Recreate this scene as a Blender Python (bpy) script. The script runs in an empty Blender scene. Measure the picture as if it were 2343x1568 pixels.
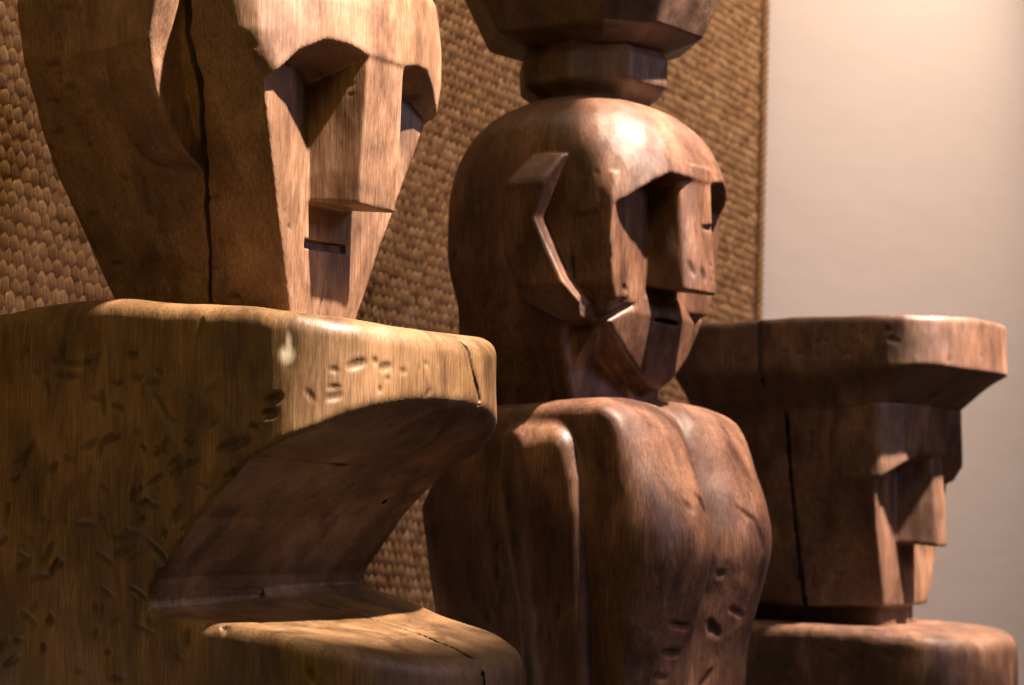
import bpy, math, random
import numpy as np
from mathutils import Matrix, Vector

random.seed(7)
rg = random.Random(3)
rng = np.random.default_rng(11)
sc = bpy.context.scene
COL = sc.collection

# ------------------------------------------------------------------ camera
F_PX, W_PX = 4980.0, 2342.0
HEAD = math.atan2(.53, .85)
PITCH = math.radians(4.775)
v0 = np.array([math.cos(HEAD), math.sin(HEAD), 0.0])
R_ = np.array([math.sin(HEAD), -math.cos(HEAD), 0.0])
V_ = v0 * math.cos(PITCH) + np.array([0, 0, math.sin(PITCH)])
U_ = np.array([0, 0, math.cos(PITCH)]) - v0 * math.sin(PITCH)
CAM = np.array([-2.4274, -1.7770, 0.75])
cd = bpy.data.cameras.new("camera")
cam = bpy.data.objects.new("camera", cd)
COL.objects.link(cam)
cam.matrix_world = Matrix(((R_[0], U_[0], -V_[0], CAM[0]), (R_[1], U_[1], -V_[1], CAM[1]),
                           (R_[2], U_[2], -V_[2], CAM[2]), (0, 0, 0, 1)))
cd.sensor_width = 23.5
cd.lens = F_PX / W_PX * 23.5
cd.clip_end = 100
cd.dof.use_dof = True
cd.dof.focus_distance = 2.92
cd.dof.aperture_fstop = 4.0
sc.camera = cam

# ------------------------------------------------------------------ world, exposure
w = bpy.data.worlds.new("World")
sc.world = w
w.use_nodes = True
w.node_tree.nodes["Background"].inputs[0].default_value = (1.0, .80, .58, 1)
w.node_tree.nodes["Background"].inputs[1].default_value = .02
sc.view_settings.view_transform = 'Standard'
sc.view_settings.look = 'None'
sc.view_settings.exposure = 0.0
sc.view_settings.gamma = 1.0
sc.cycles.use_denoising = True
sc.cycles.max_bounces = 6
sc.cycles.sample_clamp_indirect = 6.0


def aim(o, target):
    d = Vector(target) - o.location
    o.rotation_euler = d.to_track_quat('-Z', 'Y').to_euler()


def spot(name, loc, target, power, col, size_deg, blend=.4, radius=.05):
    l = bpy.data.lights.new(name, 'SPOT')
    l.energy, l.color = power, col
    l.spot_size, l.spot_blend, l.shadow_soft_size = math.radians(size_deg), blend, radius
    o = bpy.data.objects.new(name, l)
    COL.objects.link(o)
    o.location = loc
    aim(o, target)
    return o


def area(name, loc, target, power, col, sx, sy):
    l = bpy.data.lights.new(name, 'AREA')
    l.shape, l.size, l.size_y = 'RECTANGLE', sx, sy
    l.energy, l.color = power, col
    o = bpy.data.objects.new(name, l)
    COL.objects.link(o)
    o.location = loc
    aim(o, target)
    return o


KEY = (1.0, .80, .65)
spot('ceiling_spot', (-.08, -1.35, 3.10), (.00, -.05, 1.27), 2350, KEY, 20.5, .3, .035)
spot('ceiling_spot', (.96, -1.08, 3.20), (.96, -.01, 1.18), 2050, KEY, 17, .5, .03)
spot('ceiling_spot', (1.95, -1.32, 3.00), (2.09, -.05, .88), 2900, KEY, 16.5, .35, .035)
spot('wall_washer', (4.2, -1.0, 4.4), (4.1, .75, 1.8), 690, (1.0, .79, .66), 84, 1.0, .15)
area('mat_washer', (1.2, .22, 3.4), (1.2, .75, 1.5), 62, (1.0, .76, .50), 3.6, .2)
area('golden_fill', (-2.6, -.85, 2.3), (0, .2, .80), 20, (1.0, .66, .15), .9, .9)  # added soft golden fill from the left, not a real window
area('front_fill', (1.5, -4.0, 2.7), (.9, 0, 1.0), 64, (.97, .80, 1.0), 1.5, 1.2)  # added pale violet fill from the front, lifts the shadows

# ------------------------------------------------------------------ helpers: things
def empty(name, loc, label, cat, group=None):
    o = bpy.data.objects.new(name, None)
    COL.objects.link(o)
    o.location = loc
    o.empty_display_size = .1
    o['label'] = label
    o['category'] = cat
    if group:
        o['group'] = group
    return o


def link(name, me, mat, parent=None):
    o = bpy.data.objects.new(name, me)
    COL.objects.link(o)
    if mat and not me.materials:
        me.materials.append(mat)
    if parent is not None:
        o.parent = parent
        o.matrix_parent_inverse = Matrix.Translation(-Vector(parent.location)) if parent.parent is None else \
            parent.matrix_world.inverted()
    return o


# ------------------------------------------------------------------ helpers: carving with distance fields
def smax(a, b, k):
    h = np.maximum(k - np.abs(a - b), 0) / k
    return np.maximum(a, b) + h * h * k * .25


def smin(a, b, k):
    return -smax(-a, -b, k)


def itp(v, xs, ys):
    return np.interp(v, xs, ys).astype(np.float32)


def poly2(a, b, pts):
    """exact signed distance to a polygon on broadcastable 2-D coordinates"""
    a, b = np.broadcast_arrays(a, b)
    d = np.full(a.shape, 1e9, np.float32)
    s = np.ones(a.shape, np.float32)
    n = len(pts)
    for i in range(n):
        p, q = pts[i], pts[i - 1]
        ex, ey = q[0] - p[0], q[1] - p[1]
        wx, wy = a - p[0], b - p[1]
        t = np.clip((wx * ex + wy * ey) / (ex * ex + ey * ey + 1e-12), 0, 1)
        bx, by = wx - ex * t, wy - ey * t
        d = np.minimum(d, bx * bx + by * by)
        c1, c2, c3 = b >= p[1], b < q[1], ex * wy > ey * wx
        f = (c1 & c2 & c3) | (~c1 & ~c2 & ~c3)
        s = np.where(f, -s, s)
    return (s * np.sqrt(d)).astype(np.float32)


def soft(v, xs, ys, sig):
    """table lookup with its kinks rounded off"""
    o, ws = 0, 0
    for k in np.linspace(-2, 2, 9):
        wt = math.exp(-k * k / 2)
        o, ws = o + wt * np.interp(v + k * sig, xs, ys), ws + wt
    return (o / ws).astype(np.float32)


class Grid:
    def __init__(self, lo, hi, h):
        self.lo, self.h = np.array(lo, float), h
        n = np.ceil((np.array(hi) - lo) / h).astype(int) + 1
        ax = [(lo[i] + h * np.arange(n[i])).astype(np.float32) for i in range(3)]
        self.ax = ax
        self.X, self.Y, self.Z = ax[0][:, None, None], ax[1][None, :, None], ax[2][None, None, :]
        self.n = n

    def sub(self, lo, hi):
        i0 = np.clip(np.floor((np.array(lo) - self.lo) / self.h).astype(int), 0, self.n)
        i1 = np.clip(np.ceil((np.array(hi) - self.lo) / self.h).astype(int) + 1, 0, self.n)
        return tuple(slice(a, b) for a, b in zip(i0, i1))


def capsule_cut(g, d, p, q, rad, k=.002, rad2=None):
    """scoop a capsule p-q out of d, in its own small box"""
    p, q = np.array(p, float), np.array(q, float)
    m = rad + .012
    s = g.sub(np.minimum(p, q) - m, np.maximum(p, q) + m)
    X, Y, Z = g.X[s[0]], g.Y[:, s[1]], g.Z[:, :, s[2]]
    if X.size == 0 or Y.size == 0 or Z.size == 0:
        return
    e = q - p
    t = ((X - p[0]) * e[0] + (Y - p[1]) * e[1] + (Z - p[2]) * e[2]) / (e @ e + 1e-12)
    t = np.clip(t, 0, 1)
    r = rad if rad2 is None else rad + (rad2 - rad) * t
    if rad2 is None:
        r = rad * (.55 + .45 * np.sqrt(np.clip(1 - (2 * t - 1) ** 2, 0, 1)))
    c = np.sqrt((X - p[0] - e[0] * t) ** 2 + (Y - p[1] - e[1] * t) ** 2 + (Z - p[2] - e[2] * t) ** 2) - r
    d[s] = smax(d[s], -c.astype(np.float32), k)


def polycut(g, d, pts, rad, k=.0015):
    for a, b in zip(pts[:-1], pts[1:]):
        capsule_cut(g, d, a, b, rad, k, rad)


def gouge(g, d, p, q, rad, dep, k=.0015):
    """capsule scoop whose ends are first slid along the surface normal until they bite dep deep"""
    e = []
    for c in (p, q):
        c = np.array(c, float)
        for _ in range(4):
            P = np.stack([c] + [c + o_ for o_ in np.eye(3) * .004] + [c - o_ for o_ in np.eye(3) * .004])
            f = sample(g, d, P)
            gr = (f[1:4] - f[4:7]) / .008
            c = c - gr / (gr @ gr + 1e-6) * np.clip(f[0] - (rad - dep), -.02, .02)
        e.append(c)
    capsule_cut(g, d, e[0], e[1], rad, k)


def crack(g, d, pts, rad, dep):
    for a, b in zip(pts[:-1], pts[1:]):
        e = []
        for c in (a, b):
            c = np.array(c, float)
            for _ in range(5):
                P = np.stack([c] + [c + o_ for o_ in np.eye(3) * .004] + [c - o_ for o_ in np.eye(3) * .004])
                f = sample(g, d0, P)
                gr = (f[1:4] - f[4:7]) / .008
                c = c - gr / (gr @ gr + 1e-6) * np.clip(f[0] - (rad - dep), -.02, .02)
            e.append(c)
        capsule_cut(g, d, e[0], e[1], rad, .001, rad * rg.uniform(.75, 1.2))


WAVES = [(rng.normal(size=3), rng.uniform(0, 6.28)) for _ in range(16)]


def waves(P, freq, zs=1.0):
    o = 0
    for dv, ph in WAVES:
        o = o + np.sin(P @ (dv * np.array([freq, freq, freq * zs])) + ph)
    return (o / 4.0).astype(np.float32)


def roughen(g, d, amp_lo, amp_hi, f_lo=16, f_hi=55, zs=.6):
    near = np.abs(d) < 4 * g.h
    idx = np.nonzero(near)
    P = np.stack([g.ax[i][idx[i]] for i in range(3)], 1).astype(np.float64)
    d[idx] += amp_lo * waves(P, f_lo, zs) + amp_hi * waves(P[:, [1, 0, 2]] + .37, f_hi, zs)


def nets(g, d):
    """surface nets: returns vertices, quads"""
    d = d.copy()
    for ax in range(3):
        sl = [slice(None)] * 3
        for e in (0, -1):
            sl[ax] = e
            d[tuple(sl)] = np.maximum(d[tuple(sl)], g.h * .5)
            sl[ax] = slice(None)
    s = (d < 0)
    c = np.zeros(tuple(np.array(d.shape) - 1), np.int8)
    for i in (0, 1):
        for j in (0, 1):
            for k in (0, 1):
                c += s[i:d.shape[0] - 1 + i, j:d.shape[1] - 1 + j, k:d.shape[2] - 1 + k]
    I = np.nonzero((c > 0) & (c < 8))
    n = len(I[0])
    vid = np.full(c.shape, -1, np.int32)
    vid[I] = np.arange(n)
    I = np.stack(I, 1)
    val = {}
    for i in (0, 1):
        for j in (0, 1):
            for k in (0, 1):
                val[i, j, k] = d[I[:, 0] + i, I[:, 1] + j, I[:, 2] + k]
    acc, cnt = np.zeros((n, 3)), np.zeros(n)
    for ax in range(3):
        o = [a for a in range(3) if a != ax]
        for a in (0, 1):
            for b in (0, 1):
                c0, c1 = [0, 0, 0], [0, 0, 0]
                c0[o[0]] = c1[o[0]] = a
                c0[o[1]] = c1[o[1]] = b
                c1[ax] = 1
                f0, f1 = val[tuple(c0)], val[tuple(c1)]
                m = (f0 < 0) != (f1 < 0)
                t = f0[m] / (f0[m] - f1[m])
                p = np.tile(np.array(c0, float), (m.sum(), 1))
                p[:, ax] += t
                acc[m] += p
                cnt[m] += 1
    V = (I + acc / cnt[:, None]) * g.h + g.lo
    Q = []
    for ax in range(3):
        b, e = (ax + 1) % 3, (ax + 2) % 3
        lo = [slice(1, -1)] * 3
        hi = [slice(1, -1)] * 3
        lo[ax], hi[ax] = slice(0, -1), slice(1, None)
        s0, s1 = s[tuple(lo)], s[tuple(hi)]
        E = np.stack(np.nonzero(s0 != s1), 1)
        fl = s0[tuple(E.T)]
        off = np.ones(3, int)
        off[ax] = 0
        E = E + off
        db, de = np.zeros(3, int), np.zeros(3, int)
        db[b], de[e] = 1, 1
        q = [vid[tuple((E + o_).T)] for o_ in (-db - de, -de, 0 * db, -db)]
        q = np.stack(q, 1)
        q[~fl] = q[~fl][:, ::-1]
        Q.append(q)
    return V, np.concatenate(Q)


def sample(g, a, V):
    f = (V - g.lo) / g.h
    i = np.clip(np.floor(f).astype(int), 0, np.array(a.shape) - 2)
    t = f - i
    o = 0
    for x in (0, 1):
        for y in (0, 1):
            for z in (0, 1):
                wt = (t[:, 0] if x else 1 - t[:, 0]) * (t[:, 1] if y else 1 - t[:, 1]) * (t[:, 2] if z else 1 - t[:, 2])
                o = o + wt * a[i[:, 0] + x, i[:, 1] + y, i[:, 2] + z]
    return o


def vnormals(V, Q):
    n = np.cross(V[Q[:, 2]] - V[Q[:, 0]], V[Q[:, 3]] - V[Q[:, 1]])
    N = np.zeros_like(V)
    for k in range(4):
        for a in range(3):
            N[:, a] += np.bincount(Q[:, k], n[:, a], len(V))
    return N / (np.linalg.norm(N, axis=1, keepdims=True) + 1e-12)


def mesh_from(name, V, Q, mat, attrs=None, normals=None):
    me = bpy.data.meshes.new(name)
    k = Q.shape[1]
    me.vertices.add(len(V))
    me.vertices.foreach_set('co', V.astype(np.float32).ravel())
    me.loops.add(Q.size)
    me.loops.foreach_set('vertex_index', Q.astype(np.int32).ravel())
    me.polygons.add(len(Q))
    me.polygons.foreach_set('loop_start', np.arange(0, Q.size, k, dtype=np.int32))
    me.polygons.foreach_set('loop_total', np.full(len(Q), k, np.int32))
    me.update(calc_edges=True)
    me.polygons.foreach_set('use_smooth', np.ones(len(Q), bool))
    for an, av in (attrs or {}).items():
        at = me.attributes.new(an, 'FLOAT', 'POINT')
        at.data.foreach_set('value', av.astype(np.float32))
    if mat:
        me.materials.append(mat)
    if normals is not None:
        me.normals_split_custom_set_from_vertices(normals.tolist())
    return me


def carve(g, d, base, mat, parent, split, loc, extra=None):
    """mesh the field once, then hand its faces out to named parts; split: [(name, test(P))], the last one is the rest"""
    V, Q = nets(g, d)
    N = vnormals(V, Q)
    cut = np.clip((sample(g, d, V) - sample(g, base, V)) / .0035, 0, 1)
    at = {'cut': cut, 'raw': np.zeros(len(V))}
    if extra:
        at['raw'] = extra(V)
    C = V[Q].mean(1)
    left = np.ones(len(Q), bool)
    out = []
    main = None
    todo = []
    for name, test in split:
        m = left & (test(C) if test else True)
        left &= ~m
        todo.append((name, Q[m]))
    for name, q in reversed(todo):
        if len(q) == 0:
            continue
        used = np.unique(q)
        re = np.full(len(V), -1)
        re[used] = np.arange(len(used))
        me = mesh_from(name, V[used], re[q], mat, {k_: a_[used] for k_, a_ in at.items()}, N[used])
        p = parent if main is None else main
        o = bpy.data.objects.new(name, me)
        COL.objects.link(o)
        o.parent = p
        o.location = loc if main is None else (0, 0, 0)
        if main is None:
            main = o
        out.append(o)
    return main


# ------------------------------------------------------------------ materials
def nodes(name):
    m = bpy.data.materials.new(name)
    m.use_nodes = True
    nt = m.node_tree
    return m, nt, nt.nodes['Principled BSDF']


def mk(nt, typ, **kw):
    n = nt.nodes.new(typ)
    for k, v_ in kw.items():
        if k in n.inputs.keys():
            n.inputs[k].default_value = v_
        else:
            setattr(n, k, v_)
    return n


def ramp(nt, fac, stops):
    r = nt.nodes.new('ShaderNodeValToRGB')
    el = r.color_ramp.elements
    while len(el) < len(stops):
        el.new(.5)
    for e, (p, c) in zip(el, stops):
        e.position = p
        e.color = (*c, 1)
    nt.links.new(fac, r.inputs[0])
    return r.outputs[0]


def mixc(nt, fac, a, b, mode='MIX'):
    m = nt.nodes.new('ShaderNodeMix')
    m.data_type = 'RGBA'
    m.blend_type = mode
    for sock, v_ in ((m.inputs[0], fac), (m.inputs[6], a), (m.inputs[7], b)):
        if isinstance(v_, (int, float)):
            sock.default_value = v_
        elif isinstance(v_, tuple):
            sock.default_value = (*v_, 1)
        else:
            nt.links.new(v_, sock)
    return m.outputs[2]


def wood(name, dark, mid, light, seed, rough=.42, streak=1.0):
    m, nt, b = nodes(name)
    L = nt.links.new
    tc = nt.nodes.new('ShaderNodeTexCoord')

    def mapped(scale, off=0.0):
        mp = nt.nodes.new('ShaderNodeMapping')
        mp.inputs['Scale'].default_value = scale
        mp.inputs['Location'].default_value = (seed + off, seed * .7 + off, seed * 1.3)
        L(tc.outputs['Object'], mp.inputs[0])
        return mp.outputs[0]
    grain = mk(nt, 'ShaderNodeTexNoise', Scale=1.0, Detail=6.0, Roughness=.65)
    L(mapped((330, 330, 17)), grain.inputs['Vector'])
    fine = mk(nt, 'ShaderNodeTexNoise', Scale=1.0, Detail=4.0, Roughness=.6)
    L(mapped((1000, 1000, 75), 3), fine.inputs['Vector'])
    stain = mk(nt, 'ShaderNodeTexNoise', Scale=1.0, Detail=5.0, Roughness=.6, Distortion=.6)
    L(mapped((9, 9, 4.5), 9), stain.inputs['Vector'])
    blot = mk(nt, 'ShaderNodeTexNoise', Scale=1.0, Detail=3.0, Roughness=.5)
    L(mapped((22, 22, 14), 5), blot.inputs['Vector'])
    # colour: grain through three stained tones
    sm = nt.nodes.new('ShaderNodeMath')
    sm.operation = 'MULTIPLY_ADD'
    L(grain.outputs[0], sm.inputs[0])
    sm.inputs[1].default_value = .50 * streak
    sm2 = nt.nodes.new('ShaderNodeMath')
    sm2.operation = 'MULTIPLY_ADD'
    L(stain.outputs[0], sm2.inputs[0])
    sm2.inputs[1].default_value = .62
    sm2.inputs[2].default_value = .20 - .25 * streak
    L(sm2.outputs[0], sm.inputs[2])
    col = ramp(nt, sm.outputs[0], [(.30, dark), (.50, mid), (.72, light)])
    fr = ramp(nt, fine.outputs[0], [(.30, (.62, .60, .58)), (.62, (1.08, 1.08, 1.08))])
    col = mixc(nt, .55, col, fr, 'MULTIPLY')
    br = ramp(nt, blot.outputs[0], [(.33, (.62, .58, .56)), (.58, (1, 1, 1))])
    col = mixc(nt, .65, col, br, 'MULTIPLY')
    grime = mk(nt, 'ShaderNodeTexNoise', Scale=1.0, Detail=6.0, Roughness=.62, Distortion=.8)
    L(mapped((10, 10, 4.5), 21), grime.inputs['Vector'])
    gr = ramp(nt, grime.outputs[0], [(.36, (.40, .36, .34)), (.50, (1, 1, 1)), (.66, (1.12, 1.08, 1.0))])
    col = mixc(nt, .8, col, gr, 'MULTIPLY')
    chk = mk(nt, 'ShaderNodeTexNoise', Scale=1.0, Detail=2.0, Roughness=.5)
    L(mapped((55, 55, 2.2), 31), chk.inputs['Vector'])
    ck = ramp(nt, chk.outputs[0], [(.488, (1, 1, 1)), (.4985, (.45, .42, .40)), (.5015, (.45, .42, .40)), (.512, (1, 1, 1))])
    col = mixc(nt, .55, col, ck, 'MULTIPLY')
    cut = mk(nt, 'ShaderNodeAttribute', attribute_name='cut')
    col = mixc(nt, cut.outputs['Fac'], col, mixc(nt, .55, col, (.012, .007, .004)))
    raw = mk(nt, 'ShaderNodeAttribute', attribute_name='raw')
    col = mixc(nt, raw.outputs['Fac'], col, (.60, .53, .40))
    L(col, b.inputs['Base Color'])
    rr = nt.nodes.new('ShaderNodeMapRange')
    rm = nt.nodes.new('ShaderNodeMath')
    rm.operation = 'MULTIPLY_ADD'
    L(grime.outputs[0], rm.inputs[0])
    rm.inputs[1].default_value = .7
    rm2 = nt.nodes.new('ShaderNodeMath')
    rm2.operation = 'MULTIPLY_ADD'
    L(fine.outputs[0], rm2.inputs[0])
    rm2.inputs[1].default_value, rm2.inputs[2].default_value = .5, -.08
    L(rm2.outputs[0], rm.inputs[2])
    L(rm.outputs[0], rr.inputs[0])
    rr.inputs[1].default_value, rr.inputs[2].default_value = .25, .75
    rr.inputs[3].default_value, rr.inputs[4].default_value = rough - .10, rough + .22
    L(rr.outputs[0], b.inputs['Roughness'])
    b.inputs['Specular IOR Level'].default_value = .42
    # relief: grain, adze facets, pores
    fac = mk(nt, 'ShaderNodeTexVoronoi', feature='SMOOTH_F1', Scale=1.0, Smoothness=.35)
    L(mapped((30, 30, 17), 2), fac.inputs['Vector'])
    bumps = None
    for src, st, dist in ((fac.outputs['Distance'], .25, .010), (blot.outputs[0], .25, .006),
                          (grain.outputs[0], .40, .0010), (fine.outputs[0], .35, .0004)):
        bp = mk(nt, 'ShaderNodeBump', Strength=st, Distance=dist)
        L(src, bp.inputs['Height'])
        if bumps:
            L(bumps, bp.inputs['Normal'])
        bumps = bp.outputs[0]
    L(bumps, b.inputs['Normal'])
    return m


M_W1 = wood('oiled_golden_wood', (.044, .023, .008), (.140, .078, .030), (.28, .165, .085), 1.0, .47)
M_W1H = wood('oiled_head_wood', (.050, .024, .012), (.160, .087, .050), (.32, .200, .128), 4.0, .46)
M_W2 = wood('oiled_red_wood', (.028, .011, .006), (.096, .042, .023), (.26, .136, .078), 7.0, .46)
M_W3 = wood('oiled_dark_wood', (.032, .014, .008), (.092, .044, .025), (.24, .132, .078), 12.0, .50)

# ------------------------------------------------------------------ the setting
def box_mesh(name, lo, hi, mat):
    V = np.array([(x, y, z) for x in (lo[0], hi[0]) for y in (lo[1], hi[1]) for z in (lo[2], hi[2])], float)
    Q = np.array([(0, 1, 3, 2), (4, 6, 7, 5), (0, 4, 5, 1), (2, 3, 7, 6), (0, 2, 6, 4), (1, 5, 7, 3)])
    me = mesh_from(name, V, Q, mat)
    me.polygons.foreach_set('use_smooth', np.zeros(6, bool))
    return me


m, nt, b = nodes('wall_paint')
nz = mk(nt, 'ShaderNodeTexNoise', Scale=3.0, Detail=3.0)
nt.links.new(ramp(nt, nz.outputs[0], [(.3, (.59, .51, .44)), (.7, (.64, .56, .485))]), b.inputs['Base Color'])
b.inputs['Roughness'].default_value = .85
pl = mk(nt, 'ShaderNodeTexNoise', Scale=45.0, Detail=5.0)
bp = mk(nt, 'ShaderNodeBump', Strength=.4, Distance=.006)
nt.links.new(pl.outputs[0], bp.inputs['Height'])
nt.links.new(bp.outputs[0], b.inputs['Normal'])
M_WALL = m
m, nt, b = nodes('floor_boards')
nz = mk(nt, 'ShaderNodeTexNoise', Scale=8.0, Detail=4.0)
nt.links.new(ramp(nt, nz.outputs[0], [(.3, (.03, .02, .014)), (.7, (.05, .032, .022))]), b.inputs['Base Color'])
b.inputs['Roughness'].default_value = .5
M_FLOOR = m
o = link('wall', box_mesh('wall', (-4, .775, -.05), (9, .9, 4.2), M_WALL), M_WALL)
o['kind'] = 'structure'
o = link('floor', box_mesh('floor', (-4, -5, -.1), (9, .775, 0), M_FLOOR), M_FLOOR)
o['kind'] = 'structure'

# ------------------------------------------------------------------ first figure (nearest)
GROUP = 'carved wooden figures standing along the wall'
fig = empty('carved_figure', (0, 0, 0), 'nearest carved wooden figure with a golden brown gashed block body and long flat nose',
            'carving', GROUP)


def block(name, lo, hi, mat, parent, loc, h=.012, k=.03):
    g = Grid(np.array(lo) - .03, np.array(hi) + .03, h)
    d = smax(smax(np.abs(g.X - (lo[0] + hi[0]) / 2) - (hi[0] - lo[0]) / 2,
                  np.abs(g.Y - (lo[1] + hi[1]) / 2) - (hi[1] - lo[1]) / 2, k),
             np.abs(g.Z - (lo[2] + hi[2]) / 2) - (hi[2] - lo[2]) / 2, .004) + 0 * g.X
    d = d.astype(np.float32)
    return carve(g, d, d, mat, parent, [(name, None)], loc)


def plan_arc(hw, y0, b_, n_, yback):
    t = np.linspace(0, math.pi, 33)
    pts = [(-hw * np.sign(math.cos(a)) * abs(math.cos(a)) ** (2 / n_), y0 - b_ * math.sin(a) ** (2 / n_)) for a in t]
    return pts + [(hw, yback), (-hw, yback)]


g = Grid((-.262, -.225, .43), (.262, .645, 1.085), .0026)
prof = [(.62, .40), (.62, 1.03), (.53, 1.043), (.434, 1.047), (.384, 1.054), (.31, 1.058), (.23, 1.055), (.115, 1.043),
        (-.003, 1.031), (-.091, 1.018), (-.136, 1.010), (-.17, 1.001), (-.3, .985), (-.3, .955), (-.2, .937),
        (-.163, .915), (-.1, .872), (-.06, .852), (-.012, .832), (.003, .822), (.030, .797), (.073, .760), (.112, .714),
        (.142, .680), (.155, .650), (.155, .640), (.138, .633), (.103, .627), (.019, .622), (-.064, .620), (-.15, .606), (-.19, .597),
        (-.3, .57), (-.3, .40)]
def leg(top):
    i0, i1 = prof.index((.155, .640)), prof.index((-.3, .57))
    return prof[:i0] + top + prof[i1 + 1:]


near_p = leg([(.154, .640), (.138, .632), (.103, .627), (.019, .622), (-.064, .612), (-.15, .595), (-.3, .555)])
far_p = leg([(.152, .663), (.138, .657), (.087, .645), (.036, .632), (-.048, .606), (-.104, .590), (-.17, .570), (-.3, .53)])
tx = np.clip((g.X + .235) / .47, 0, 1)
pd = poly2(g.Y, g.Z, near_p) * (1 - tx) + poly2(g.Y, g.Z, far_p) * tx
up = poly2(g.X, g.Y, plan_arc(.235, -.03, .134, 2.3, .62))
dn = poly2(g.X, g.Y, plan_arc(.235, -.06, .150, 2.3, .62))
tz = itp(g.Z, [.68, .80], [0, 1])
pl = dn * (1 - tz) + up * tz
kz = itp(g.Z, [.43, .62, .66, .92, .97, 1.06], [.024, .020, .008, .010, .024, .032])
d = smax(pd + 0 * g.X, pl, kz).astype(np.float32)
# the hollow between the arm and the knee has a harder crease under the arm
roughen(g, d, .0012, .0006, 14, 48, .7)
base = d.copy()
GOUGES = [(-.235, .34, .973, -.235, .27, .965), (-.235, .33, .952, -.235, .277, .949), (-.235, .262, .92, -.235, .244, .916), (-.235, .242, .93, -.235, .237, .891), (-.235, .224, .935, -.235, .199, .94), (-.235, .188, .938, -.235, .166, .949), (-.235, .223, .909, -.235, .198, .901), (-.235, .277, .849, -.235, .241, .867), (-.235, .24, .86, -.235, .204, .871), (-.235, .318, .837, -.235, .332, .817), (-.235, .309, .842, -.235, .283, .832), (-.235, .166, .939, -.235, .135, .933), (-.235, .159, .931, -.235, .112, .874), (-.235, .146, .955, -.235, .135, .945), (-.235, .198, .974, -.235, .177, .976), (-.235, .394, .835, -.235, .377, .831), (-.235, .408, .807, -.235, .391, .819), (-.235, .416, .758, -.235, .41, .783), (-.235, .354, .751, -.235, .338, .765), (-.235, .298, .75, -.235, .24, .75), (-.235, .241, .761, -.235, .229, .753), (-.235, .246, .802, -.235, .223, .795), (-.235, .098, .854, -.235, .077, .86), (-.235, .124, .823, -.235, .094, .839), (-.235, .117, .804, -.235, .098, .831), (-.235, .043, .843, -.235, -.02, .861), (-.235, -.013, .874, -.235, -.026, .874), (-.235, -.032, .902, -.231, -.064, .914), (-.235, -.032, .889, -.233, -.055, .893), (-.235, .176, .775, -.235, .132, .774), (-.235, .169, .753, -.235, .149, .763), (-.235, .163, .778, -.235, .154, .781), (-.235, .143, .795, -.235, .132, .796), (-.235, .172, .798, -.235, .167, .795), (-.235, .114, .748, -.235, .097, .778), (-.235, .197, .741, -.235, .184, .743), (-.235, .22, .729, -.235, .166, .741), (-.235, .162, .735, -.235, .131, .705), (-.235, .148, .725, -.235, .126, .698), (-.235, .215, .707, -.235, .171, .728), (-.235, .315, .707, -.235, .308, .69), (-.235, .336, .611, -.235, .325, .628), (-.235, .088, .62, -.235, .086, .587), (-.221, -.088, .925, -.211, -.102, .902), (-.201, -.113, .948, -.189, -.123, .945), (-.235, .372, .73, -.235, .363, .734), (-.235, .42, .732, -.235, .411, .73), (-.213, -.1, .57, -.209, -.105, .551), (-.185, -.126, .949, -.151, -.145, .961), (-.203, -.111, .924, -.185, -.126, .924), (-.205, -.109, .908, -.183, -.128, .918), (-.141, -.149, .95, -.113, -.158, .956), (-.105, -.16, .948, -.089, -.163, .95), (-.145, -.148, .966, -.141, -.149, .954), (-.127, -.154, .941, -.119, -.156, .935), (-.139, -.15, .924, -.131, -.153, .924), (-.055, -.168, .913, -.035, -.169, .932), (-.055, -.168, .96, -.045, -.169, .963)]
for (x1, y1, z1, x2, y2, z2) in GOUGES:
    ln = math.dist((x1, y1, z1), (x2, y2, z2))
    rad = .0062 + .003 * rg.random() + (.003 if ln > .03 else 0)
    dep = .0026 + .0020 * rg.random()

    gouge(g, d, (x1, y1, z1), (x2, y2, z2), rad, dep * (.55 if y1 < -.05 else 1), .0008)
for _ in range(85):              # more chisel slashes over the near side
    y, z = rg.uniform(.02, .45), rg.uniform(.50, 1.0)
    a_, ln = rg.choice((.35, .5, .9, -.4, 1.4)) + rg.uniform(-.2, .2), rg.uniform(.012, .042)
    gouge(g, d, (-.235, y, z), (-.235, y - ln * math.cos(a_), z + ln * math.sin(a_)), rg.uniform(.0045, .0075), rg.uniform(.0016, .0040), .0008)
for _ in range(60):
    x, y, z = rg.uniform(-.2, .2), rg.uniform(-.15, .12), rg.choice((rg.uniform(.6, .65), rg.uniform(.70, .86)))
    gouge(g, d, (x, y, z), (x + rg.uniform(-.03, .03), y + rg.uniform(-.02, .02), z), rg.uniform(.006, .014), rg.uniform(.0006, .0016), .002)
# drying cracks in the arm end and along the knee
d0 = base
crack(g, d, [(.050, -.168, 1.004), (.056, -.168, .99), (.060, -.169, .972), (.068, -.168, .955), (.080, -.166, .938), (.090, -.164, .920)], .0036, .0052)
crack(g, d, [(.09, -.165, .92), (.078, -.13, .893), (.06, -.06, .85), (.04, 0, .815)], .002, .002)
crack(g, d, [(.050, .11, .633), (.048, .06, .628), (.052, .0, .618), (.048, -.05, .612)], .0034, .005)
crack(g, d, [(.048, -.05, .612), (.046, -.10, .603), (.036, -.15, .592), (.018, -.185, .572)], .0052, .010)
crack(g, d, [(.018, -.185, .572), (.016, -.19, .545), (.021, -.19, .50), (.024, -.19, .44)], .0054, .010)
polycut(g, d, [(-.235, -.02, .835), (-.1, -.015, .83), (.1, 0, .838), (.235, .0, .845)], .0025)
capsule_cut(g, d, (-.1, -.01, .823), (-.1, -.005, .800), .006)
capsule_cut(g, d, (-.236, -.064, .963), (-.236, -.071, .988), .006, .001)
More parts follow.
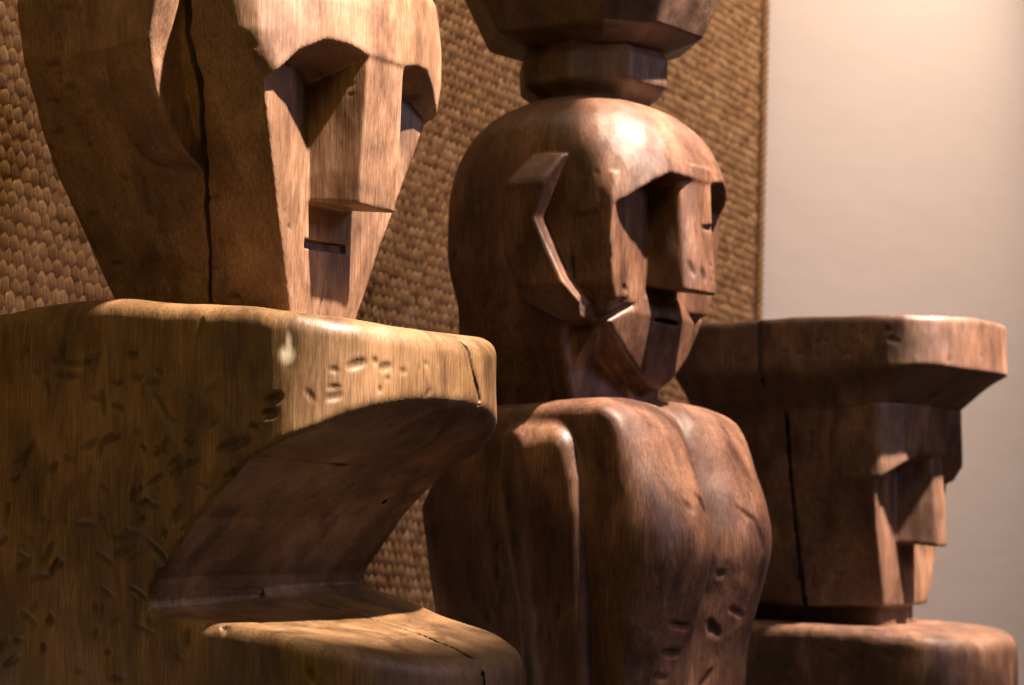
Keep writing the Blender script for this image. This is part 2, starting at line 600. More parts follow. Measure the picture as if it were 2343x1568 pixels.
torso = carve(g, d, base, M_W1, fig, [('torso', None)], (0, 0, 0),
              lambda V: np.clip(1.3 - np.sqrt(((V[:, 1] + .067) / .010) ** 2 + ((V[:, 2] - .966 - .0) / .012) ** 2 + ((V[:, 0] + .232) / .02) ** 2), 0, 1)
              .__add__(np.clip(1.2 - np.sqrt(((V[:, 1] + .070) / .004) ** 2 + ((V[:, 2] - .982) / .014) ** 2 + ((V[:, 0] + .232) / .02) ** 2), 0, 1)).clip(0, 1))
torso['label'] = 'golden brown block torso with gouges and a deep hollow'
block('base', (-.235, -.19, 0), (.235, .62, .425), M_W1, fig, (0, 0, 0))

# head
g = Grid((-.30, -.09, 1.0), (.30, .46, 1.66), .0026)
ax_ = np.abs(g.X)
hw = itp(g.Z, [1.0, 1.045, 1.34, 1.40, 1.48, 1.52, 1.57], [.072, .080, .194, .228, .243, .232, .19])
side = (ax_ - hw) * .94
yb = itp(g.Z, [1.0, 1.08, 1.125, 1.193, 1.248, 1.321, 1.407, 1.487], [.345, .366, .381, .400, .416, .425, .418, .418])
back = g.Y - yb
hol = itp(g.Z, [1.08, 1.19, 1.354], [0, .012, .036]) * np.clip((hw - ax_) / (hw - .047), 0, 1)
yf = itp(g.Z, [1.0, 1.045, 1.36], [.05, .044, .0]) + hol
sb = smax(side, back, .03)
lower = smax(sb, (yf - g.Y) * .93, .006)
lower = np.maximum(lower, g.Z - 1.372)
arch = itp(ax_, [0, .047, .08, .12, .16, .197, .23], [1.385, 1.386, 1.396, 1.400, 1.385, 1.350, 1.335])
zb = arch - .33 * np.clip(g.Y + .055, -.01, .12)
yF = itp(ax_, [0, .06, .11, .15, .18, .215, .25], [-.064, -.061, -.050, -.035, -.022, -.006, .03]) + itp(g.Z, [1.36, 1.45, 1.52, 1.58], [0, 0, .008, .06])
fore = smax(smax(sb, (yF - g.Y) * .9, .02), (zb - g.Z) * .93, .005)
fore = smax(fore, g.Z - 1.565, .07)
d = smin(lower, fore, .004)
yn = itp(g.Z, [1.17, 1.395], [-.047, -.0605])
nose = smax(smax(ax_ - .047 - .09 * (g.Y + .02), yn - g.Y, .006), (1.180 + .13 * (g.Y + .05)) - g.Z, .005)
nose = np.maximum(np.maximum(nose, g.Z - 1.41), g.Y - .10)
d = smin(d, nose, .004).astype(np.float32)
# ears: tall blades whose front edge faces the lamp
ear2 = poly2(g.Y, g.Z, [(.095, 1.60), (.104, 1.448), (.115, 1.404), (.128, 1.367), (.136, 1.329), (.137, 1.289), (.134, 1.26), (.131, 1.224),
                        (.16, 1.220), (.2, 1.226), (.236, 1.264), (.242, 1.322), (.233, 1.383), (.217, 1.462), (.21, 1.60)])
earx = itp(g.Z, [1.19, 1.225, 1.25, 1.275, 1.31, 1.35, 1.39, 1.44, 1.50], [.120, .150, .194, .224, .250, .270, .288, .285, .27])
ear = smax(ear2 + 0 * g.X, ax_ - earx + .30 * (g.Y - .125) + .10 * (g.X > 0), .010)
ear = np.maximum(np.maximum(ear, g.Z - 1.545), .05 - ax_)
d = smin(d, ear, .003).astype(np.float32)
# a shallow carved bed in front of and behind the ears
roughen(g, d, .0011, .0006, 15, 50, .6)
base = d.copy()
capsule_cut(g, d, (-.115, .030, 1.140), (.105, .030, 1.140), .0001, .001)
s = g.sub((-.09, -.05, 1.11), (.09, .10, 1.16))
X, Y, Z = g.X[s[0]], g.Y[:, s[1]], g.Z[:, :, s[2]]
slot = np.maximum(np.maximum(np.abs(X + .006) - .049, np.abs(Z - 1.1365 - .02 * X) - .0062), Y - .048)
d[s] = smax(d[s], -slot.astype(np.float32), .002)
polycut(g, d, [(-.010, .034, 1.13), (-.008, .038, 1.09), (-.012, .046, 1.04)], .0022)
hwz = lambda z: float(np.interp(z, [1.0, 1.045, 1.355, 1.43, 1.66], [.072, .080, .197, .217, .235]))
yk = itp(g.Z, [1.0, 1.03, 1.13, 1.228, 1.34, 1.451, 1.56], [.187, .187, .161, .137, .110, .098, .095])
wv_ = .0010 * np.sin(g.Z * 60) + .0007 * np.sin(g.Z * 171)
wd_ = 1 + .16 * np.sin(g.Z * 70 + 1) + .10 * np.sin(g.Z * 160)
slab = np.maximum(np.abs(g.Y - yk - wv_) - itp(g.Z, [1.0, 1.1, 1.2, 1.45], [.0024, .0028, .0040, .0056]) * wd_, g.X + itp(g.Z, [1.0, 1.045, 1.355, 1.40, 1.48], [.072, .080, .197, .222, .236]) - .016)
d = smax(d, -slab.astype(np.float32), .002)
for (x, y, z, x2, y2, z2, rr) in ((-.10, -.058, 1.505, -.09, -.060, 1.49, .006), (-.09, -.060, 1.49, -.085, -.062, 1.462, .003),
                                  (.19, -.02, 1.425, .185, -.024, 1.40, .003), (-.10, .030, 1.155, -.094, .032, 1.15, .004),
                                  (-.112, .026, 1.175, -.108, .028, 1.168, .003), (.2, -.008, 1.5, .198, -.01, 1.47, .003)):
    gouge(g, d, (x, y, z), (x2, y2, z2), rr, rr * .7)
for _ in range(46):            # adze nicks over the side and chipped nose edges
    z = rg.uniform(1.06, 1.50)
    y = rg.uniform(.27, .40) if z > 1.2 else rg.uniform(.10, .38)
    L_ = rg.uniform(.008, .03)
    gouge(g, d, (-hwz(z), y, z), (-hwz(z), y + L_, z + rg.uniform(-.006, .006)), rg.uniform(.006, .011), rg.uniform(.0012, .0026))
for _ in range(34):
    z = rg.uniform(1.185, 1.385)
    capsule_cut(g, d, (-.050, -.052 + rg.uniform(-.01, .012), z), (-.050, -.045 + rg.uniform(-.01, .02), z + rg.uniform(-.01, .01)), .0045)
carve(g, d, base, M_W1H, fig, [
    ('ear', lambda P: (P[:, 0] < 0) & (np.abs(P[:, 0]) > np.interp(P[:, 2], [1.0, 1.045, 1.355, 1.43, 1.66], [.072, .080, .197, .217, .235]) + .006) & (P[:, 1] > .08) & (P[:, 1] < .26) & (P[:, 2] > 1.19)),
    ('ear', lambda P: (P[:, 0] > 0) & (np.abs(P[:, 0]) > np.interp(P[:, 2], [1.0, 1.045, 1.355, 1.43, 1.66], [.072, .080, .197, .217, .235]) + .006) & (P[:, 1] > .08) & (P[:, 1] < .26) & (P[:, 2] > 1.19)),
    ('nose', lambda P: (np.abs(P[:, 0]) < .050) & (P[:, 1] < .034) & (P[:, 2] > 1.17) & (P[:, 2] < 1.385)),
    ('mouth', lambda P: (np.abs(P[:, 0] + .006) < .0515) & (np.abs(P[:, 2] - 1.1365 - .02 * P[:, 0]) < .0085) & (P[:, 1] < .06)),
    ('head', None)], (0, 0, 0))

# ------------------------------------------------------------------ second figure
c2 = .93
fig2 = empty('carved_figure', (c2, 0, 0), 'middle carved wooden figure with pointed chin and a faceted bowl on its head',
             'carving', GROUP)
g = Grid((-.29, -.17, .43), (.29, .385, .985), .0034)
ax_ = np.abs(g.X)
yP = soft(g.Z, [.40, .467, .519, .581, .643, .696, .735, .796, .847, .898, .937, .958, .985],
          [-.066, -.068, -.074, -.092, -.111, -.127, -.127, -.110, -.087, -.067, -.040, -.010, .03], .014)
u_ = np.clip((ax_ - .118) / .128, -1, 1)
A_ = soft(g.Z, [.42, .60, .72, .85, .96], [.065, .100, .112, .070, .03], .03)
yfr = yP + A_ * (1 - np.sqrt(np.clip(1 - u_ * u_, 0, 1)))
chest = (yfr - g.Y) * .72
hw = itp(g.Z, [.4, .55, .75, .93], [.225, .232, .238, .232])
ybk = itp(g.Z, [.4, .60, .712, .78, .833, .90, .98], [.33, .338, .357, .366, .339, .325, .30])
d = smax(smax(ax_ - hw, g.Y - ybk, .03), chest, .014)
ztop = itp(g.Y, [-.1, .0, .1, .34], [.955, .966, .968, .95]) - .012 * (ax_ / .235) ** 3
d = smax(d, g.Z - ztop, .030)
yc = itp(g.Z, [.40, .488, .679, .858, .95], [.082, .082, .094, .115, .125])
hy = itp(g.Z, [.40, .488, .679, .824, .95], [.062, .062, .074, .079, .06])
arm = smax(np.abs(g.Y - yc) - hy, ax_ - .257, .026)
arm = smax(smax(arm, g.Z - .925 + .25 * (ax_ - .235), .045), .17 - ax_, .01)
d = smin(d, arm, .008).astype(np.float32)
roughen(g, d, .0022, .0010, 13, 40, .5)
base = d.copy()
for sx in (-1, 1):
    polycut(g, d, [(sx * .268, .170, .885), (sx * .27, .160, .78), (sx * .27, .148, .66), (sx * .27, .118, .44)], .022, .012)
    polycut(g, d, [(sx * .240, .012, .90), (sx * .246, .006, .80), (sx * .246, .002, .66), (sx * .243, .006, .44)], .0075, .004)
polycut(g, d, [(.0, -.015, .965), (.0, -.075, .885), (.0, -.083, .80), (.0, -.070, .70), (.0, -.058, .60), (0, -.045, .44)], .006, .006)
base2 = d.copy()
base = .5 * base + .5 * base2
for (x1, z1, x2, z2, rr) in ((-.145, .785, -.125, .772, .008), (-.085, .79, -.05, .765, .009), (-.10, .80, -.06, .785, .004),
                             (-.03, .80, -.028, .772, .004), (.10, .76, .12, .70, .007), (.06, .78, .10, .755, .004), (.15, .76, .155, .73, .004),
                             (.06, .605, .10, .592, .0045), (.030, .585, .036, .560, .009), (.040, .575, .050, .556, .007), (-.16, .588, -.09, .58, .0045), (-.16, .54, -.10, .535, .007),
                             (-.17, .50, -.13, .495, .007), (.05, .50, .02, .46, .006), (-.02, .52, -.03, .47, .005)):
    yy = lambda x, z: float(np.interp(z, [.40, .467, .519, .581, .643, .696, .735, .796, .847, .898], [-.066, -.068, -.074, -.092, -.111, -.125, -.125, -.108, -.085, -.066])
                            + np.interp(z, [.42, .60, .72, .85, .96], [.06, .095, .115, .075, .03]) * (1 - math.sqrt(max(0, 1 - min(1, abs((abs(x) - .118) / .128)) ** 2))))
    gouge(g, d, (x1, yy(x1, z1), z1), (x2, yy(x2, z2), z2), rr, rr * .6, .004)
for _ in range(26):
    z, y = rg.uniform(.45, .9), rg.uniform(.03, .33)
    gouge(g, d, (-.25, y, z), (-.25, y + rg.uniform(-.008, .008), z + rg.uniform(.01, .04)), rg.uniform(.006, .012), rg.uniform(.001, .0025), .003)
for _ in range(26):
    z, x = rg.uniform(.5, .93), rg.uniform(-.2, .2)
    gouge(g, d, (x, -.08, z), (x + rg.uniform(-.02, .02), -.08, z + rg.uniform(-.03, .03)), rg.uniform(.006, .014), rg.uniform(.0006, .0018), .003)
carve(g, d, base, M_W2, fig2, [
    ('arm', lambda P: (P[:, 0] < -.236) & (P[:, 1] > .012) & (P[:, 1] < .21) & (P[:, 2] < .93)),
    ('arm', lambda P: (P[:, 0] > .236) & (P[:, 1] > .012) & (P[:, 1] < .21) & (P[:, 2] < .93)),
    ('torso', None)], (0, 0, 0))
block('base', (-.225, -.06, 0), (.225, .33, .425), M_W2, fig2, (0, 0, 0))

# head
g = Grid((-.27, -.14, .95), (.27, .41, 1.54), .0034)
ax_ = np.abs(g.X)
nn = 2.4
q = (np.abs(g.Y - .135) / np.where(g.Y < .135, .220, .243)) ** nn + (np.abs(g.Z - 1.262) / .243) ** nn
ee = itp(g.Y, [-.1, .0, .12, .3], [2.7, 2.8, 3.2, 3.4])
q = q ** (ee / nn) + (ax_ / .226) ** ee
cr = (q ** (1 / ee) - 1) * .226
cr = smax(cr, ax_ - soft(g.Z, [1.0, 1.05, 1.12, 1.19], [.180, .186, .195, .207], .012), .014)
arch = itp(ax_, [0, .06, .10, .14, .19, .22], [1.338, 1.338, 1.343, 1.328, 1.302, 1.294])
arch = arch + .022 * np.clip(g.X / .2, 0, 1)
zb = arch - .25 * np.clip(g.Y + .06, -.05, .1)
notch = smax(g.Y - itp(g.Z, [1.06, 1.13], [.105, .07]), g.Z - zb, .004)
cr = smax(cr, -notch, .006)
hw = itp(g.Z, [1.10, 1.125, 1.16, 1.22, 1.30, 1.36], [.160, .172, .190, .202, .203, .194])
hol = itp(g.Z, [1.12, 1.16, 1.30], [.0, .006, .014]) * np.clip((hw - ax_) / (hw - .06), 0, 1)
yf = itp(g.Z, [1.11, 1.22, 1.32], [.006, -.006, -.012]) + hol
face = smax(smax(ax_ - hw, yf - g.Y, .01), 1.128 - .03 * ax_ - g.Z - 1.3 * np.clip(g.Y - .015, 0, .1), .008)
face = np.maximum(np.maximum(face, g.Z - 1.34), g.Y - .2)
d = smin(cr, face, .004)
yn = -.086 + .018 * np.clip((ax_ - .030) / .03, 0, 1) + itp(g.Z, [1.14, 1.34], [0, .010])
nose = smax(smax(ax_ - .059, (yn - g.Y) * .9, .006), 1.150 + .15 * (g.Y + .05) - g.Z, .005)
nose = np.maximum(np.maximum(nose, g.Z - 1.37), g.Y - .08)
d = smin(d, nose, .006)
V2 = [(.166, 1.093), (.15, 1.078), (.106, 1.040), (.048, 1.000), (.012, .984), (-.012, .984), (-.048, 1.000), (-.106, 1.040), (-.15, 1.078), (-.166, 1.093),
      (-.11, 1.122), (-.06, 1.150), (.06, 1.150), (.11, 1.122)]
bd = poly2(g.X, g.Z, V2) + 0 * g.Y
yb_ = -.010 + .028 * np.clip(ax_ / .166, 0, 1) ** 1.5 + itp(g.Z, [.98, 1.05, 1.11], [.026, .012, 0]) + itp(g.Z, [1.11, 1.15], [0, .008])
beard = smax(smax(bd, (yb_ - g.Y), .008), g.Y - .060, .003)
NV = [(.15, 1.16), (.15, 1.085), (.13, 1.062), (.090, 1.030), (.045, .990), (.036, .955), (.04, .93), (-.04, .93), (-.036, .955), (-.045, .990), (-.090, 1.030), (-.13, 1.062), (-.15, 1.085), (-.15, 1.16)]
nk = poly2(g.X, g.Z, NV) + 0 * g.Y
neck = smax(smax(nk, .052 - g.Y, .006), g.Y - .325, .05)
rear = smax(smax(ax_ - itp(g.Z, [.94, 1.0, 1.07, 1.12], [.150, .166, .186, .190]), .056 + .05 * (ax_ / .19) - g.Y, .010), np.maximum(g.Y - .325, g.Z - 1.16), .04)
neck = smin(neck, rear, .015)
d = smin(d, neck, .012)
d = smin(d, beard, .003)
ear2 = poly2(g.Y, g.Z, [(.141, 1.378), (.078, 1.374), (.119, 1.268), (.093, 1.214), (.068, 1.16), (.044, 1.122), (.048, 1.096), (.080, 1.090),
                        (.15, 1.13), (.182, 1.215), (.187, 1.273), (.173, 1.33)])
ear = smax(ear2 + 0 * g.X, ax_ - itp(g.Z, [1.09, 1.15, 1.325, 1.335, 1.38], [.208, .244, .250, .246, .214]), .006)
ear = np.maximum(ear, .12 - ax_)
d = smin(d, ear, .003).astype(np.float32)
roughen(g, d, .0016, .0008, 14, 42, .6)
base = d.copy()
s = g.sub((-.08, -.06, 1.08), (.08, .05, 1.13))
X, Y, Z = g.X[s[0]], g.Y[:, s[1]], g.Z[:, :, s[2]]
slot = np.maximum((np.sqrt((X / .046) ** 2 + ((Z - 1.103) / .0046) ** 2) - 1) * .0046, Y - .010)
d[s] = smax(d[s], -slot.astype(np.float32), .002)
for (p, q_, rr) in (((-.022, -.090, 1.190), (-.004, -.094, 1.168), .011), ((-.045, -.066, 1.20), (-.038, -.072, 1.175), .006),
                    ((.018, -.070, 1.20), (.018, -.070, 1.197), .005), ((.022, -.069, 1.185), (.022, -.069, 1.182), .005),
                    ((.015, -.070, 1.172), (.018, -.070, 1.169), .005), ((-.01, -.065, 1.262), (.04, -.062, 1.266), .005),
                    ((-.15, -.010, 1.15), (-.13, -.008, 1.146), .008), ((-.17, -.012, 1.12), (-.12, -.008, 1.13), .007)):
    gouge(g, d, p, q_, rr, rr * .5, .003)
for _ in range(26):
    z = rg.uniform(1.08, 1.38)
    y = rg.choice((rg.uniform(0, .05), rg.uniform(.2, .33)))
    gouge(g, d, (-.212, y, z), (-.212, y + rg.uniform(-.01, .02), z + rg.uniform(.005, .03)), rg.uniform(.006, .011), rg.uniform(.001, .002))
hole = lambda P, sgn: (P[:, 0] * sgn > .209) & (P[:, 1] > .035) & (P[:, 1] < .20) & (P[:, 2] > 1.08) & (P[:, 2] < 1.39)
carve(g, d, base, M_W2, fig2, [
    ('ear', lambda P: hole(P, -1)), ('ear', lambda P: hole(P, 1)),
    ('nose', lambda P: (np.abs(P[:, 0]) < .062) & (P[:, 1] < -.006) & (P[:, 2] > 1.138) & (P[:, 2] < 1.338)),
    ('mouth', lambda P: (np.abs(P[:, 0]) < .051) & (np.abs(P[:, 2] - 1.103) < .010) & (P[:, 1] < .03)),
    ('beard', lambda P: (P[:, 1] < .040) & (P[:, 2] < 1.135) & (P[:, 2] > .975) & (np.abs(P[:, 0]) < .17)),
    ('head', None)], (0, 0, 0))


def gem(rings, angles, cx, cy):
    """faceted turned form: rings of (radius, z)"""
    V = [(cx, cy, rings[0][1])]
    n = len(angles)
    for r, z in rings:
        for a in angles:
            V.append((cx + r * math.sin(a), cy - r * math.cos(a), z))
    V.append((cx, cy, rings[-1][1]))
    Fc = []
    for j in range(len(rings) - 1):
        for i in range(n):
            a, b_ = 1 + j * n + i, 1 + j * n + (i + 1) % n
            Fc.append((a, b_, b_ + n, a + n))
    for i in range(n):
        Fc.append((0, 1 + (i + 1) % n, 1 + i))
        Fc.append((len(V) - 1, len(V) - 1 - n + i, len(V) - 1 - n + (i + 1) % n))
    return V, Fc


def faceted(name, rings, angles, cx, cy, mat, parent, bev=.005):
    V, Fc = gem(rings, angles, cx, cy)
    me = bpy.data.meshes.new(name)
    me.from_pydata(V, [], Fc)
    me.materials.append(mat)
    o = bpy.data.objects.new(name, me)
    COL.objects.link(o)
    o.parent = parent
    bm = o.modifiers.new('bevel', 'BEVEL')
    bm.width, bm.segments, bm.limit_method = bev, 2, 'ANGLE'
    bm.angle_limit = math.radians(18)
    return o


VIEW_A = math.radians(-58)        # towards the lens from straight out of the wall
ang = [VIEW_A + math.radians(a) for a in (26, 71, 116, 161, 206, 251, 296, 341)]
M_BOWL = wood('shaded_bowl_wood', (.028, .014, .009), (.080, .043, .028), (.19, .115, .08), 17.0, .42)  # wood colour darkened so the unlit bowl and ring look shaded
o = faceted('headdress_ring', [(.10, 1.478), (.112, 1.506), (.138, 1.524), (.140, 1.572), (.124, 1.592), (.12, 1.62)], ang, 0, .145, M_BOWL, fig2)
ang = [VIEW_A + math.radians(a) for a in (4, 32, 78, 122, 166, 210, 252, 300)]
o = faceted('headdress_bowl', [(.13, 1.588), (.198, 1.612), (.345, 1.92), (.32, 1.96), (.28, 1.95)], ang, 0, .145, M_BOWL, fig2)

# ------------------------------------------------------------------ third figure
c3 = 2.07
fig3 = empty('carved_figure', (c3, 0, 0), 'far carved wooden figure in a wide flat topped hat, beside the bare plaster wall', 'carving', GROUP)
g = Grid((-.28, -.24, .29), (.28, .42, .56), .005)
pr_ = poly2(g.Y, g.Z, [(.40, .25), (.40, .548), (.25, .546), (.09, .538), (-.06, .528), (-.157, .514), (-.3, .488), (-.3, .25)])
d = smax(pr_ + 0 * g.X, poly2(g.X, g.Y, plan_arc(.245, -.08, .12, 2.3, .40)) + 0 * g.Z, .030).astype(np.float32)
roughen(g, d, .002, .0012, 13, 36)
base = d.copy()
for _ in range(22):
    y, z = rg.uniform(-.1, .3), rg.uniform(.33, .48)
    gouge(g, d, (-.25, y, z), (-.25, y + .03, z + .01), .009, .0022)
carve(g, d, base, M_W3, fig3, [('torso', None)], (0, 0, 0))
block('base', (-.245, -.18, 0), (.245, .40, .285), M_W3, fig3, (0, 0, 0))
g = Grid((-.26, -.11, .52), (.26, .42, 1.03), .004)
ax_ = np.abs(g.X)
hw = itp(g.Z, [.55, .575, .70, .85, 1.03], [.120, .126, .170, .212, .217]) + itp(g.Z, [.55, .85], [.066, 0]) * np.clip((g.Y - .02) / .15, 0, 1)
sb = smax((ax_ - hw) * .95, g.Y - .36, .08)
hol = itp(g.Z, [.60, .70, .875], [0, .010, .022]) * np.clip((hw - ax_) / (hw - .04), 0, 1)
yf = itp(g.Z, [.575, .70, .86], [.016, .009, -.002]) + hol
low = np.maximum(smax(smax(sb, yf - g.Y, .008), .575 - g.Z, .008), g.Z - .95)
arch = itp(ax_, [0, .04, .09, .16, .212, .24], [.895, .895, .898, .878, .856, .850])
zb = arch - .3 * np.clip(g.Y + .05, -.02, .1)
yF = itp(ax_, [0, .10, .165, .215, .24], [-.066, -.062, -.052, -.012, .02])
fo = smax(smax(sb, (yF - g.Y) * .85, .008), (zb - g.Z) * .93, .006)
fo = np.maximum(fo, g.Z - 1.005)
d = smin(low, fo, .004)
yn = itp(g.Z, [.69, .78, .90], [-.070, -.070, -.060]) + .5 * np.clip(ax_ - .022, 0, 1)
no = smax(smax(ax_ - .028 - .30 * (g.Y + .065), (yn - g.Y) * .9, .008), .703 + .1 * (g.Y + .05) - g.Z, .006)
no = np.maximum(np.maximum(no, g.Z - .92), g.Y - .08)
d = smin(d, no, .005)
nk = np.maximum(smax(ax_ - .10, np.abs(g.Y - .21) - .175, .03), g.Z - .60)
d = smin(d, nk, .005).astype(np.float32)
roughen(g, d, .0018, .0009, 14, 42, .6)
base = d.copy()
slab = np.maximum(np.abs(g.Y - itp(g.Z, [.56, .70, .85, 1.0], [.173, .18, .19, .197])) - .0042 * (1 + .3 * np.sin(g.Z * 120) + .2 * np.sin(g.Z * 301)), g.X + hw - .014)
d = smax(d, -slab.astype(np.float32), .002)
for _ in range(24):
    z = rg.uniform(.6, .98)
    x = -float(np.interp(z, [.55, .575, .70, .85, 1.03], [.120, .126, .170, .212, .217])) - .004
    y = rg.uniform(.02, .34)
    gouge(g, d, (x, y, z), (x, y + rg.uniform(.01, .03), z + rg.uniform(-.01, .01)), .0085, .0022)
carve(g, d, base, M_W3, fig3, [
    ('nose', lambda P: (np.abs(P[:, 0]) < .046) & (P[:, 1] < .010) & (P[:, 2] > .69) & (P[:, 2] < .893)),
    ('head', None)], (0, 0, 0))
g = Grid((-.28, -.24, .97), (.28, .48, 1.21), .004)
p2 = poly2(g.X, g.Y, plan_arc(.25, -.035, .160, 2.1, .45)) + 0 * g.Z
p3 = poly2(g.X, g.Y, plan_arc(.212, .02, .060, 2.6, .42)) + 0 * g.Z
rim = 1.077 + .004 * np.sin(g.Y * 40)
d = smax(p2, g.Z - 1.187, .016)
tt = np.clip((g.Z - .985) / (rim - .985), -.3, 1.4)
tt = np.sign(tt) * np.abs(tt) ** 1.05
d = smax(d, (p2 * tt + p3 * (1 - tt)) * .7, .005)
d = smax(d, .978 - g.Z, .004).astype(np.float32)
roughen(g, d, .0022, .0010, 12, 36, .6)
base = d.copy()
polycut(g, d, [(-.252, .243, 1.19), (-.252, .239, 1.07)], .007)
polycut(g, d, [(-.2, .235, 1.01), (-.252, .239, 1.07)], .004)
for _ in range(16):
    y, z = rg.uniform(-.1, .3), rg.uniform(1.09, 1.16)
    gouge(g, d, (-.256, y, z), (-.256, y + .012, z + .006), .009, .0022)
for (x, y, z) in ((-.08, -.205, 1.10), (.02, -.21, 1.15), (.1, -.205, 1.09), (-.18, -.165, 1.085), (-.05, -.208, 1.16), (.16, -.185, 1.13)):
    gouge(g, d, (x, y, z), (x + .006, y, z + .012), .007, .002)
carve(g, d, base, M_W3, fig3, [('hat', None)], (0, 0, 0))

# ------------------------------------------------------------------ woven mat on the wall
m, nt, b = nodes('woven_fibre')
L = nt.links.new
sa = mk(nt, 'ShaderNodeAttribute', attribute_name='strand')
ta = mk(nt, 'ShaderNodeAttribute', attribute_name='tone')
tc = nt.nodes.new('ShaderNodeTexCoord')
mp = mk(nt, 'ShaderNodeMapping')
mp.inputs['Scale'].default_value = (900, 900, 110)
L(tc.outputs['Object'], mp.inputs[0])
fib = mk(nt, 'ShaderNodeTexNoise', Scale=1.0, Detail=3.0)
L(mp.outputs[0], fib.inputs['Vector'])
col = ramp(nt, ta.outputs['Fac'], [(0, (.27, .140, .050)), (.5, (.45, .250, .102)), (1, (.60, .38, .19))])
sst = nt.nodes.new('ShaderNodeMath')
sst.operation = 'SINE'
smu = nt.nodes.new('ShaderNodeMath')
smu.operation = 'MULTIPLY_ADD'
smu.inputs[1].default_value = 13.0
L(sa.outputs['Fac'], smu.inputs[0])
L(fib.outputs[0], smu.inputs[2])
L(smu.outputs[0], sst.inputs[0])
col = mixc(nt, .75, col, ramp(nt, sst.outputs[0], [(.0, (.55, .50, .46)), (.45, (1.15, 1.12, 1.05))]), 'MULTIPLY')
col = mixc(nt, .7, col, ramp(nt, fib.outputs[0], [(.3, (.5, .45, .42)), (.65, (1.1, 1.1, 1.1))]), 'MULTIPLY')
L(col, b.inputs['Base Color'])
b.inputs['Roughness'].default_value = .62
b.inputs['Specular IOR Level'].default_value = .35
wv = nt.nodes.new('ShaderNodeMath')
wv.operation = 'SINE'
ml = nt.nodes.new('ShaderNodeMath')
ml.operation = 'MULTIPLY'
ml.inputs[1].default_value = 16.0
L(sa.outputs['Fac'], ml.inputs[0])
L(ml.outputs[0], wv.inputs[0])
b1 = mk(nt, 'ShaderNodeBump', Strength=.5, Distance=.0012)
L(wv.outputs[0], b1.inputs['Height'])
b2 = mk(nt, 'ShaderNodeBump', Strength=.5, Distance=.0008)
L(fib.outputs[0], b2.inputs['Height'])
L(b1.outputs[0], b2.inputs['Normal'])
L(b2.outputs[0], b.inputs['Normal'])
M_MAT = m
m, nt, b = nodes('mat_backing')
nz = mk(nt, 'ShaderNodeTexNoise', Scale=200.0)
L = nt.links.new
L(ramp(nt, nz.outputs[0], [(.3, (.11, .055, .022)), (.7, (.16, .085, .038))]), b.inputs['Base Color'])
b.inputs['Roughness'].default_value = .9
M_BACK = m

PW, PH = .0222, .0232
EDGE = (2.895, .752, 1.60)
mat = empty('woven_mat', EDGE, 'coarse brown woven fibre mat with corded edge hung behind the carved figures', 'mat')
ROT = .075
mat.rotation_euler = (0, ROT, 0)


def knot_shape(seg, rings, seed):
    r = random.Random(seed)
    V, Fc, S = [], [], []
    for j in range(rings + 1):
        ph = -math.pi / 2 + math.pi * j / rings
        for i in range(seg + 1):
            th = math.pi * i / seg
            cx = math.cos(th)
            x = cx * math.cos(ph) ** .8 * .56 * PW
            z = math.sin(ph) * .72 * PH
            y = -math.sin(th) ** .8 * math.cos(ph) ** .7 * .0054 * (1 + .12 * math.cos(cx * 8.0))
            z += .07 * PH * math.cos(th * 1)
            a = .22 + .08 * r.uniform(-1, 1)
            V.append((x + z * -math.sin(a) * .9, y, z))
            S.append(cx)
    for j in range(rings):
        for i in range(seg):
            a = j * (seg + 1) + i
            Fc.append((a, a + 1, a + seg + 2, a + seg + 1))
    return np.array(V), np.array(Fc)[:, ::-1], np.array(S)


cols, rows = 160, 86
ky = [(i, j) for j in range(rows) for i in range(cols)]
LOC = np.array([(-.02 - PW * (i + .5 + (.5 if j % 2 else 0)), 0, -1.28 + PH * j) for i, j in ky])
LOC[:, 0] += rng.normal(0, .0009, len(LOC))
LOC[:, 2] += rng.normal(0, .0011, len(LOC))
LOC[:, 1] += rng.uniform(-.0016, .0010, len(LOC))
tone = np.clip(rng.normal(.5, .2, len(LOC)), 0, 1)
# the 300 that show largest: nearest knots that the figures leave uncovered
cr_, sr_ = math.cos(ROT), math.sin(ROT)
WLD = np.stack([EDGE[0] + LOC[:, 0] * cr_ + LOC[:, 2] * sr_, np.full(len(LOC), EDGE[1]), EDGE[2] - LOC[:, 0] * sr_ + LOC[:, 2] * cr_], 1)
D_ = WLD - CAM
dep = D_ @ V_
px, py = W_PX / 2 + F_PX * (D_ @ R_) / dep, 784 - F_PX * (D_ @ U_) / dep
vis = poly2(px, py, [(-4, -4), (45, -4), (55, 130), (90, 280), (130, 400), (170, 490), (220, 600), (255, 672), (150, 683), (-4, 712)]) < 6
vis2 = poly2(px, py, [(1030, -4), (1022, 60), (1005, 190), (905, 480), (830, 720), (1050, 765), (1022, 620), (1050, 450), (1090, 360), (1150, 300),
                      (1215, 250), (1180, 220), (1185, 135), (1085, 95), (1035, -4)]) < -4
order = np.argsort(dep + np.where(vis, 0, np.where(vis2, 5, 100)))
own = np.zeros(len(LOC), bool)
own[order[:300]] = True

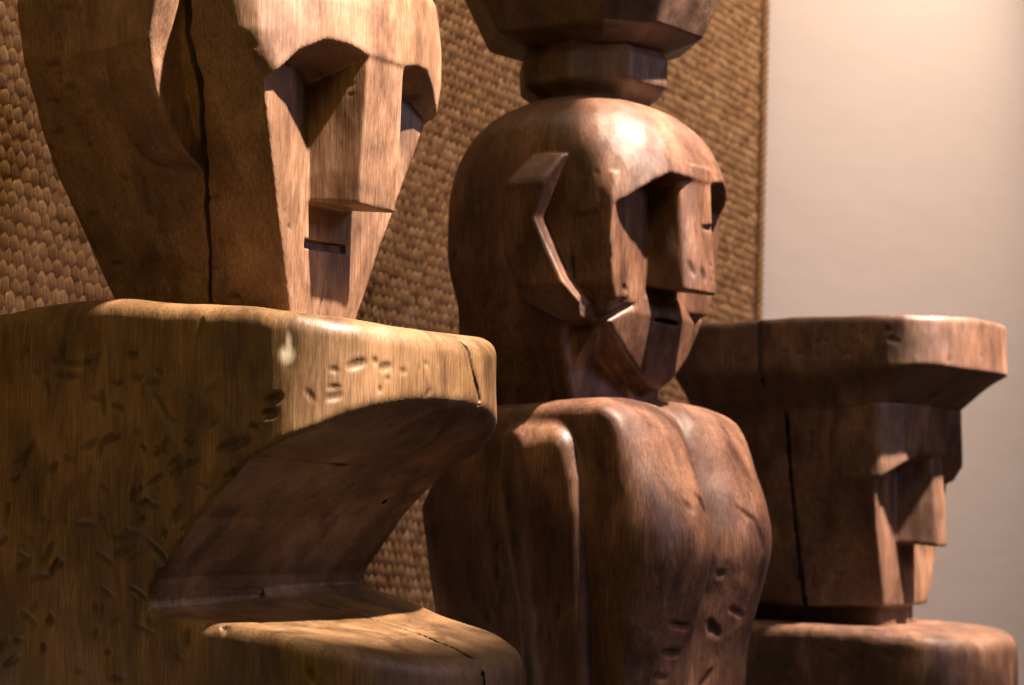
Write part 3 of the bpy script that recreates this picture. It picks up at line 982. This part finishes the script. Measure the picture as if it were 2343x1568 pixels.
TONES = [.15, .3, .42, .55, .7, .88]
protos = []
for t_ in range(6):
    for s_ in range(3):
        V, Fc, S = knot_shape(10, 5, 20 + t_ * 3 + s_)
        protos.append(mesh_from('knot', V, Fc, M_MAT, {'strand': S, 'tone': np.full(len(V), TONES[t_]) + .12 * S * rg.uniform(-1, 1)}))
for k in np.nonzero(own)[0]:
    t_ = int(np.argmin([abs(tone[k] - a) for a in TONES]))
    o = bpy.data.objects.new('knot', protos[t_ * 3 + rg.randrange(3)])
    COL.objects.link(o)
    o.parent = mat
    o.location = LOC[k]
    o.rotation_euler = (rg.uniform(-.1, .1), rg.uniform(-.12, .12), rg.uniform(-.15, .15))
    o.scale = (rg.uniform(.92, 1.06), rg.uniform(.85, 1.15), rg.uniform(.94, 1.08))
# all the other knots as one part
far = np.nonzero(~own)[0]
shp = [knot_shape(6, 4, 40 + i) for i in range(5)]
VV, FF, SS, TT = [], [], [], []
n0 = 0
for i in range(5):
    idx = far[i::5]
    V, Fc, S = shp[i]
    sc_ = np.stack([rng.uniform(.92, 1.06, len(idx)), rng.uniform(.8, 1.15, len(idx)), rng.uniform(.94, 1.08, len(idx))], 1)
    vv = V[None] * sc_[:, None] + LOC[idx][:, None]
    VV.append(vv.reshape(-1, 3))
    FF.append((Fc[None] + (n0 + len(V) * np.arange(len(idx)))[:, None, None]).reshape(-1, 4))
    SS.append(np.tile(S, len(idx)))
    TT.append(np.repeat(tone[idx], len(V)))
    n0 += len(V) * len(idx)
me = mesh_from('weave', np.concatenate(VV), np.concatenate(FF), M_MAT, {'strand': np.concatenate(SS), 'tone': np.concatenate(TT)})
o = bpy.data.objects.new('weave', me)
COL.objects.link(o)
o.parent = mat
o['kind'] = 'stuff'
o = bpy.data.objects.new('backing', box_mesh('backing', (-.02 - PW * cols, .002, -1.29), (.012, .010, -1.29 + PH * (rows + .5)), M_BACK))
COL.objects.link(o)
o.parent = mat
# corded edge: a twisted cord down the side
n = 520
V, Fc, S, T = [], [], [], []
for j in range(n):
    z = -1.29 + (PH * (rows + .5)) * j / (n - 1)
    for i in range(10):
        a = 2 * math.pi * i / 10
        r = .0125 * (1 + .22 * math.cos(2 * (a - z * 150)))
        V.append((.008 + r * math.cos(a), -.002 + r * .8 * math.sin(a), z))
        S.append(math.cos(a * 2 - z * 300))
        T.append(.40 + .12 * math.sin(z * 61) * math.sin(z * 17))
for j in range(n - 1):
    for i in range(10):
        Fc.append((j * 10 + i, j * 10 + (i + 1) % 10, (j + 1) * 10 + (i + 1) % 10, (j + 1) * 10 + i))
me = mesh_from('edge_cord', np.array(V), np.array(Fc), M_MAT, {'strand': np.array(S), 'tone': np.array(T)})
o = bpy.data.objects.new('edge_cord', me)
COL.objects.link(o)
o.parent = mat
